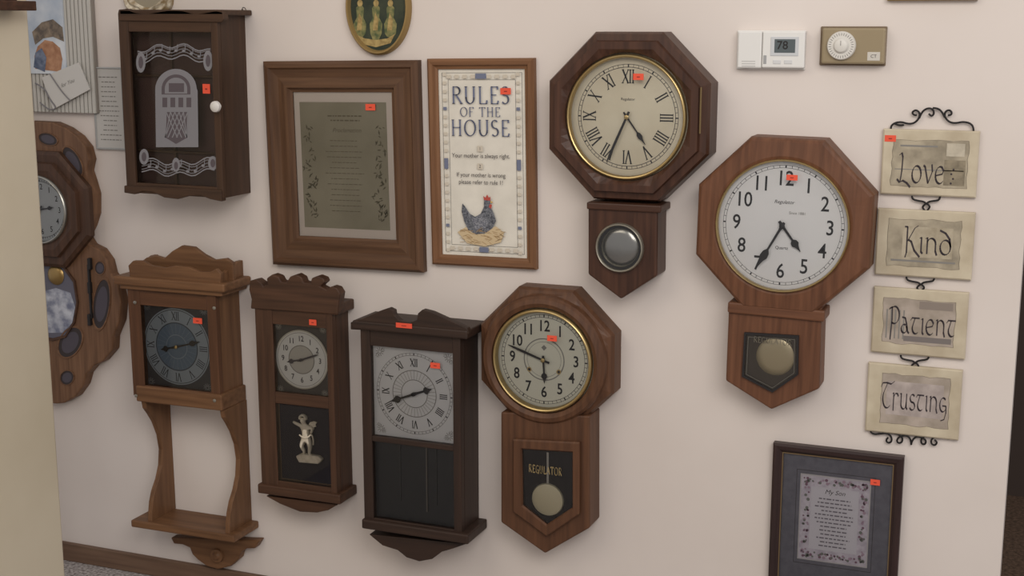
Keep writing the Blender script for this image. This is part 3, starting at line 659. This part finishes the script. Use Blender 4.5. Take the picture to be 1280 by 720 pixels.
# ------------------------------------------------------------------ hanging word plaques
o=O('hanging_word_plaques',1152,350,.01)
PL=noisy('plaque_edge',(180,166,142),(202,190,166),(14,14,14),.75)
PI=noisy('plaque_inner',(138,128,110),(178,166,144),(26,26,26),.75,detail=8)
PI2=noisy('plaque_inner2',(150,138,124),(178,164,152),(22,22,22),.75,detail=8)
INKP=plain('plaque_ink',(56,48,52),.7)
PD=[('1ove',(1102,162.5,1222.5,245),(1115,176,1209,234)),('2ind',(1095,263,1217,347),(1110,275,1200,334)),('3atient',(1090,362,1209,445),(1104,375,1193,431)),('4rusting',(1083,458,1201,545),(1101,470,1186,532))]
for k,(s,q,qi) in enumerate(PD):
    r=o.R(*q,.012); loft(o,'plaque_'+['love','kind','patient','trusting'][k],[(rp(r),.002),(rp(r),.010),(rp(r,.003),.0125)],PL,cap0=True,cap1=True)
    ri=o.R(*qi,.0127)
    rr=random.Random(k); pts=[]
    x0,x1,z0,z1=ri
    for i in range(10): pts.append((x0+(x1-x0)*i/10,z0+rr.uniform(-.002,.002)))
    for i in range(8): pts.append((x1+rr.uniform(-.002,.002),z0+(z1-z0)*i/8))
    for i in range(10): pts.append((x1-(x1-x0)*i/10,z1+rr.uniform(-.002,.002)))
    for i in range(8): pts.append((x0+rr.uniform(-.002,.002),z1-(z1-z0)*i/8))
    flat(o,'plaque_art_edge',[sc(pts,1.015)],.0127,plain('art_edge',(122,112,96)))
    flat(o,'plaque_art',[pts],.0129,PI if k<2 else PI2)
    w=x1-x0;hh=z1-z0
    if k==0:
        flat(o,'plaque_art_block',[rp((x1-w*.3,x1-w*.02,z0+hh*.05,z0+hh*.6))],.0131,noisy('art_brown',(116,106,88),(146,134,112),(60,60,60)))
        flat(o,'plaque_art_light',[rp((x1-w*.28,x1-w*.04,z0+hh*.68,z1-hh*.04))],.0131,noisy('art_light',(172,162,144),(198,188,168),(40,40,40)))
        for i in range(4): disc(o,'plaque_dots',x1-w*.2+.004*(i%2),z0+hh*(.1+.1*i),.0022,.0133,INKP,10)
        flat(o,'plaque_art_line',[rp((x0+w*.04,x1-w*.04,z0+hh*.36,z0+hh*.38)),rp((x0+w*.1,x1-w*.4,z0+hh*.86,z0+hh*.9))],.0131,INKG)
    if k==1:
        flat(o,'plaque_art_block',[rp((x0+w*.2,x1-w*.1,z0+hh*.2,z1-hh*.15))],.0131,noisy('art_tan',(154,142,120),(182,170,148),(40,40,40)))
        flat(o,'plaque_art_line',[rp((x0+w*.05,x1-w*.05,z0+hh*.1,z0+hh*.14))],.0132,INKG)
    if k==2:
        for i in range(5): flat(o,'plaque_art_column',[rp((x0+w*(.04+.06*i),x0+w*(.06+.06*i),z0+hh*.1,z1-hh*.25))],.0131,INKG)
        flat(o,'plaque_art_block',[rp((x0+w*.3,x1-w*.03,z0+hh*.06,z0+hh*.18))],.0131,plain('art_slate',(118,110,106)))
        flat(o,'plaque_art_block',[rp((x0+w*.5,x1-w*.03,z0+hh*.8,z1-hh*.03))],.0131,plain('art_slate2',(136,124,114)))
    if k==3: flat(o,'plaque_art_block',[rp((x0+w*.08,x1-w*.08,z0+hh*.18,z1-hh*.14))],.0131,noisy('art_mauve',(160,148,142),(186,173,166),(40,40,40)))
    hs=[.060,.056,.056,.056][k]; tw=[.094,.100,.138,.138][k]
    cc=[(1152,211),(1160,301),(1153,402),(1143,497)][k]
    cxx,czz=o.p(cc[0],cc[1],.0127)
    nib(o,s,cxx,czz,hs,.0134,INKP,W=.09,T=.026,phi=40,total=tw,gap=.07)
sticker(o,1113,173,.0127,14,8)
def tp(pts): tubepx(o,'iron_scroll',pts,.008,.0021,IRON)
tp([(1114,165),(1113,159),(1117,154),(1126,152),(1135,155),(1143,154),(1149,148),(1150,141),(1145,137),(1140,140),(1142,144),(1146,144)])
tp([(1217,165),(1217,159),(1213,154),(1204,152),(1195,154),(1187,153),(1181,147),(1181,140),(1186,137),(1190,140),(1189,144),(1185,144)])
tp([(1149,148),(1152,140),(1159,135),(1166,136),(1168,142),(1164,146),(1161,142)])
tp([(1181,147),(1178,140),(1172,135),(1166,135)])
tp([(1118,154),(1124,158),(1130,156)])
for cx_,y0,y1 in((1158,246,262),(1151,347,362),(1144,445,459)):
    tp([(cx_-18,y0-1),(cx_-18,y0+3),(cx_-10,y0+5),(cx_-3,y0+6),(cx_,y0+9),(cx_+3,y0+6),(cx_+10,y0+5),(cx_+17,y0+4),(cx_+17,y0-1)])
    tp([(cx_,y0+8),(cx_-4,y0+11),(cx_-5,y0+14),(cx_-2,y1+1)]); tp([(cx_,y0+8),(cx_+4,y0+11),(cx_+4,y0+14),(cx_+1,y1+1)])
tp([(1089,533),(1087,539),(1092,543),(1101,542),(1108,541),(1114,545),(1115,552),(1110,554),(1107,550),(1110,547)])
tp([(1191,541),(1191,547),(1186,549),(1178,546),(1170,545),(1164,549),(1164,555),(1169,557),(1172,552),(1168,550)])
tp([(1110,541),(1120,541),(1128,546),(1128,553),(1122,554),(1121,549),(1126,545),(1134,544),(1139,550),(1139,556)])
tp([(1170,545),(1160,543),(1152,547),(1151,554),(1156,556),(1158,551),(1153,547),(1146,545),(1140,550),(1139,556)])

# ------------------------------------------------------------------ framed poem lower right
o=O('framed_poem',1045,660,.022,.0)
ax,azt=o.p(1047,563,.022)
xl=o.p(963,640,.022)[0]; xr=o.p(1126,640,.022)[0]; zb=o.p(1040,782,.022)[1]
r=(xl,xr,zb,azt); u1=(xr-xl)/163.0
FB=woodpair('black_brown_frame',(44,31,30),(66,47,44),.35)
rectframe(o,'dark_frame',r,[(0,0),(0,.018),(3*u1,.022),(8*u1,.02),(12*u1,.014)],FB)
gl=plain('dull_gilt_lip',(120,100,72),.5,.3)
rectframe(o,'gilt_lip',r,[(11.6*u1,.0142),(12*u1,.0150),(13*u1,.0148),(13*u1,.006)],(gl,gl))
flat(o,'slate_mat',[rp(r,12*u1)],.007,noisy('slate_mat',(102,100,108),(112,110,118),(60,60,60),.8))
ip=o.R(1000,598,1085,703,.008)
flat(o,'mat_bevel',[rp(ip,-.003)],.0074,plain('mat_bevel',(190,184,182)))
flat(o,'poem_sheet',[rp(ip)],.0078,noisy('poem_paper',(182,172,182),(208,200,206),(70,70,70),.7))
fl=[[],[],[]]; rnd=random.Random(3); x0,x1,z0,z1=ip
for i in range(170):
    t=rnd.random()*4; g=rnd.uniform(.006,.018)
    if t<1: a,b=x0+(x1-x0)*t,z1-g
    elif t<2: a,b=x1-g,z1-(z1-z0)*(t-1)
    elif t<3: a,b=x1-(x1-x0)*(t-2),z0+g
    else: a,b=x0+g,z0+(z1-z0)*(t-3)
    a=min(max(a,x0+.006),x1-.006); b=min(max(b,z0+.006),z1-.006)
    fl[i%3].append(circ(a,b,rnd.uniform(.0018,.004),8))
for k,(q,m) in enumerate(zip(fl,(plain('petal_plum',(126,92,108)),plain('petal_mauve',(168,142,156)),plain('leaf_grey',(116,118,110))))): flat(o,'floral_border',q,.0081+.0002*k,m)
inn=(x0+.022,x1-.022,z0+.026,z1-.024)
flat(o,'poem_panel',[rp(inn)],.0088,plain('poem_panel',(204,199,203),.7))
text(o,'My Son',(x0+x1)/2,inn[3]-.010,.011,.0091,INK,shear=.3)
lines(o,(inn[0]+.004,inn[1]-.004,inn[2]+.006,inn[3]-.022),13,.0091,plain('poem_ink',(112,104,112)),.32,9)
glass(o,rp(r,12*u1),.0125); sticker(o,1094,603,.013,12,7)
rectframe(o,'mat_inner_line',(ip[0]-.012,ip[1]+.012,ip[2]-.013,ip[3]+.012),[(0,.0071),(0,.0074),(.0012,.0074),(.0012,.0071)],(INK,INK))

# ------------------------------------------------------------------ lobed plywood clock at far left
o=O('scalloped_wood_clock',62,330,.05)
def mir(half,d):
    pts=o.P(half,d); xc=o.p(54,330,d)[0]
    return pts+[(2*xc-a,b) for a,b in pts[::-1]], xc
half=[(50,152),(66,153),(82,160),(96,170),(107,184),(111,200),(108,214),(112,226),(117,243),(117,268),(112,284),(106,296),(112,306),(124,312),(134,326),(138,342),(147,356),(151,378),(149,402),(141,422),(140,438),(128,452),(116,458),(108,468),(104,482),(94,496),(80,504),(70,505)]
pts,xc=mir(half,.035)
prism(o,'scalloped_board',pts,0,.035,W_LOB[0],.004)
HOLE=plain('cutout_lining',(56,48,48),.6); SHD=plain('cutout_shade',(78,72,80),.6)
def oval(px,py,rx,ry,tilt=0,d=.0355):
    q=[]
    for i in range(28):
        t=2*math.pi*i/28; a,b=rx*math.cos(t),ry*math.sin(t); c,s=math.cos(tilt),math.sin(tilt); q.append((px+a*c-b*s,py+a*s+b*c))
    return o.P(q,d)
for px,py,rx,ry,tl in((91,202,9,20,-.5),(60,174,12,7,.3),(127,380,10,31,.12),(88,428,13,20,.5),(84,472,8,9,.5),(125,335,6,8,0)):
    q=oval(px,py,rx,ry,tl)
    for sgn in(1,-1):
        qq=q if sgn==1 else [(2*xc-a,b) for a,b in q]
        loft(o,'cutout_rim',[(sc(qq,1.12),.0345),(sc(qq,1.10),.0375),(sc(qq,1.0),.0375),(sc(qq,.98),.0356)],W_LOB[1],smooth=True)
        flat(o,'cutout',[qq],.0358,HOLE); flat(o,'cutout_backing',[sc(qq,.72)],.0361,SHD)
x,z,A=o.c(50,262,58,.06)
loft(o,'octagon_surround',[(octp(x,z,A),.035),(octp(x,z,A),.05),(octp(x,z,A*.94),.056),(octp(x,z,A*.82),.056),(octp(x,z,A*.80),.066),(octp(x,z,A*.68),.068),(circ(x,z,A*.60),.064),(circ(x,z,A*.58),.05)],W_CHB[0],cap0=True)
bezel(o,'silver_bezel',x,z,A*.545,A*.60,.06,.012,SILV)
disc(o,'dial_plate',x,z,A*.59,.055,plain('cool_dial',(206,210,212),.45)); ring(o,'minute_ring',x,z,A*.48,A*.487,.0555,INK); ticks(o,'minute_marks',x,z,A*.487,A*.515,60,.001,.0557,BLACK,w5=.003)
arabic(o,x,z,A*.39,.016,.0557,BLACK,.0002)
hand(o,x,z,A*.28,80,.006,.058,BLACK,True); hand(o,x,z,A*.42,210,.005,.060,BLACK); glass(o,circ(x,z,A*.56),.066)
q=o.P([(44,330),(60,326),(80,334),(93,352),(97,378),(93,402),(82,420),(66,424),(46,420),(30,400),(28,360)],.036)
flat(o,'pendulum_window',[q],.0362,plain('window_slate',(96,94,106),.4))
loft(o,'window_rim',[(sc(q,1.05),.035),(sc(q,1.04),.040),(sc(q,.98),.040),(sc(q,.97),.0362)],W_CHB[1])
x,z,A=o.c(66,345,10,.05)
loft(o,'pendulum_bob',[(circ(x,z,A,32),.038),(circ(x,z,A*.8,32),.044),(circ(x,z,A*.3,32),.047)],plain('bob_gilt',(160,132,84),.35,.7),cap1=True,smooth=True)
flat(o,'painted_scene',[o.P([(54,364),(70,360),(88,366),(94,384),(90,404),(78,416),(54,416)],.0366)],.0366,noisy('scene_paint',(112,116,136),(196,198,206),(34,34,34),detail=6))
for py in(330,360,400):
    a,b=o.p(111,py,.045); box(o,'black_latch',(a-.005,a+.005,b-.016,b+.016),.035,.046,BLACK,.002)
a,b=o.p(111,365,.045); box(o,'latch_bar',(a-.003,a+.003,b-.075,b+.075),.035,.043,BLACK,.001)

# ------------------------------------------------------------------ slatted picture top left
o=O('slatted_frame_picture',70,60,.03)
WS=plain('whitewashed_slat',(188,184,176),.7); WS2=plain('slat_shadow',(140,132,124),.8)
r=o.R(-10,-30,116,140,.018)
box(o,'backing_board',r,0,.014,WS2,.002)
x0,x1,z0,z1=r
n=26
for i in range(n):
    a=x0+(x1-x0)*(i+.1)/n; box(o,'slat',(a,a+(x1-x0)/n*.78,z0,z1),.014,.021,WS,.002)
pr=o.R(4,-22,80,92,.024)
box(o,'picture_panel',pr,.02,.026,noisy('sky_painting',(160,172,188),(214,216,218),(9,9,9),.6),.001)
blob(o,'painted_vase',[(44,86),(43,70),(47,58),(56,50),(66,52),(75,60),(78,74),(76,90)],.0264,noisy('terracotta_paint',(150,104,76),(184,140,108),(40,40,40),.7))
blob(o,'painted_foliage',[(40,40),(52,28),(66,24),(78,34),(80,52),(66,46),(54,48),(44,56)],.0267,noisy('foliage_brown',(92,82,74),(140,124,106),(60,60,60),.7))
blob(o,'painted_dark',[(42,84),(44,66),(52,60),(58,72),(56,90)],.0269,noisy('deep_blue_paint',(76,86,108),(120,128,146),(60,60,60),.7))
prism(o,'greeting_card',o.P([(52,97),(98,78),(112,112),(66,137)],.032),.027,.032,plain('card_white',(198,194,188),.7),.001)
a,b=o.p(84,104,.033); text(o,'for You',a,b,.011,.0326,INKG,rot=-.35,shear=.4)
tube(o,'card_ribbon',[(q[0],-.033,q[1]) for q in o.P([(44,104),(56,110),(62,124),(72,136),(60,138),(50,128)],.033)],.002,plain('ribbon_grey',(120,116,118)))
tube(o,'card_ribbon',[(q[0],-.034,q[1]) for q in o.P([(62,92),(70,104),(80,118),(88,126)],.034)],.0016,plain('ribbon_grey2',(128,124,126)))

# ------------------------------------------------------------------ small framed verse beside it
o=O('framed_verse',135,135,.012)
r=o.R(117,84,154,187,.01)
rectframe(o,'thin_frame',r,[(0,0),(0,.009),(.003,.010),(.005,.006)],(plain('pale_grey_frame',(168,168,166),.4),)*2)
flat(o,'verse_sheet',[rp(r,.004)],.0062,plain('verse_paper',(190,186,180),.6))
lines(o,(r[0]+.01,r[1]-.008,r[2]+.02,r[3]-.02),14,.0066,INKG,.2,5)

# ------------------------------------------------------------------ ornate pieces whose lower edges enter the top of the picture
o=O('ornate_plaster_frame',180,-20,.02)
OR=noisy('cream_gilt_plaster',(140,118,84),(214,204,184),(60,60,60),.6,detail=6)
x,z,A=o.c(180,-30,36,.02); n=64
def sca(k,w=.05): return [(x+A*k*(1+w*math.cos(8*2*math.pi*i/n))*math.cos(2*math.pi*i/n),z+A*1.25*k*(1+w*math.cos(8*2*math.pi*i/n))*math.sin(2*math.pi*i/n)) for i in range(n)]
loft(o,'plaster_frame',[(sca(1),0),(sca(1),.012),(sca(.92),.02),(sca(.85),.014),(sca(.78),.02),(sca(.7,0),.01)],OR,smooth=True)
flat(o,'frame_picture',[sca(.72,0)],.011,plain('frame_picture',(150,140,120)))
o=O('gilt_picture_frame',1170,-40,.02)
r=o.R(1112,-130,1226,.5,.02)
rectframe(o,'gilt_moulding',r,[(0,0),(0,.014),(.006,.02),(.016,.015),(.02,.006)],(GOLDP,GOLDP))
flat(o,'frame_print',[rp(r,.018)],.007,noisy('landscape_print',(90,110,90),(190,190,170),(10,10,10)))

# ------------------------------------------------------------------ light
def area(name,loc,tgt,size,power,col):
    l=bpy.data.lights.new(name,'AREA'); l.shape='RECTANGLE'; l.size=size[0]; l.size_y=size[1]; l.energy=power; l.color=col
    ob=bpy.data.objects.new(name,l); bpy.context.scene.collection.objects.link(ob); ob.location=loc
    ob.rotation_euler=(Vector(tgt)-Vector(loc)).to_track_quat('-Z','Y').to_euler()
area('key_light',(1.0,-3.1,2.9),(-.3,0,1.1),(2.4,1.6),72,(1,.96,.91))  # added soft key from upper right, not an actual window
area('fill_light',(-2.0,-2.6,3.0),(-1.4,0,1.2),(1.8,1.4),18,(1,.90,.76))  # added weak warm fill from upper left, no real fixture there
w=bpy.data.worlds.new('World'); bpy.context.scene.world=w; w.use_nodes=True
w.node_tree.nodes['Background'].inputs[0].default_value=(.96,.94,.96,1); w.node_tree.nodes['Background'].inputs[1].default_value=.5
# ------------------------------------------------------------------ camera
cam=bpy.data.cameras.new('camera'); co=bpy.data.objects.new('camera',cam); bpy.context.scene.collection.objects.link(co)
cam.sensor_width=36; cam.lens=F/1280*36
co.location=(0,-D,H)
m=Matrix((RT,UP,-FW)).transposed().to_4x4(); m.translation=co.location; co.matrix_world=m
bpy.context.scene.camera=co
bpy.context.scene.view_settings.view_transform='Standard'
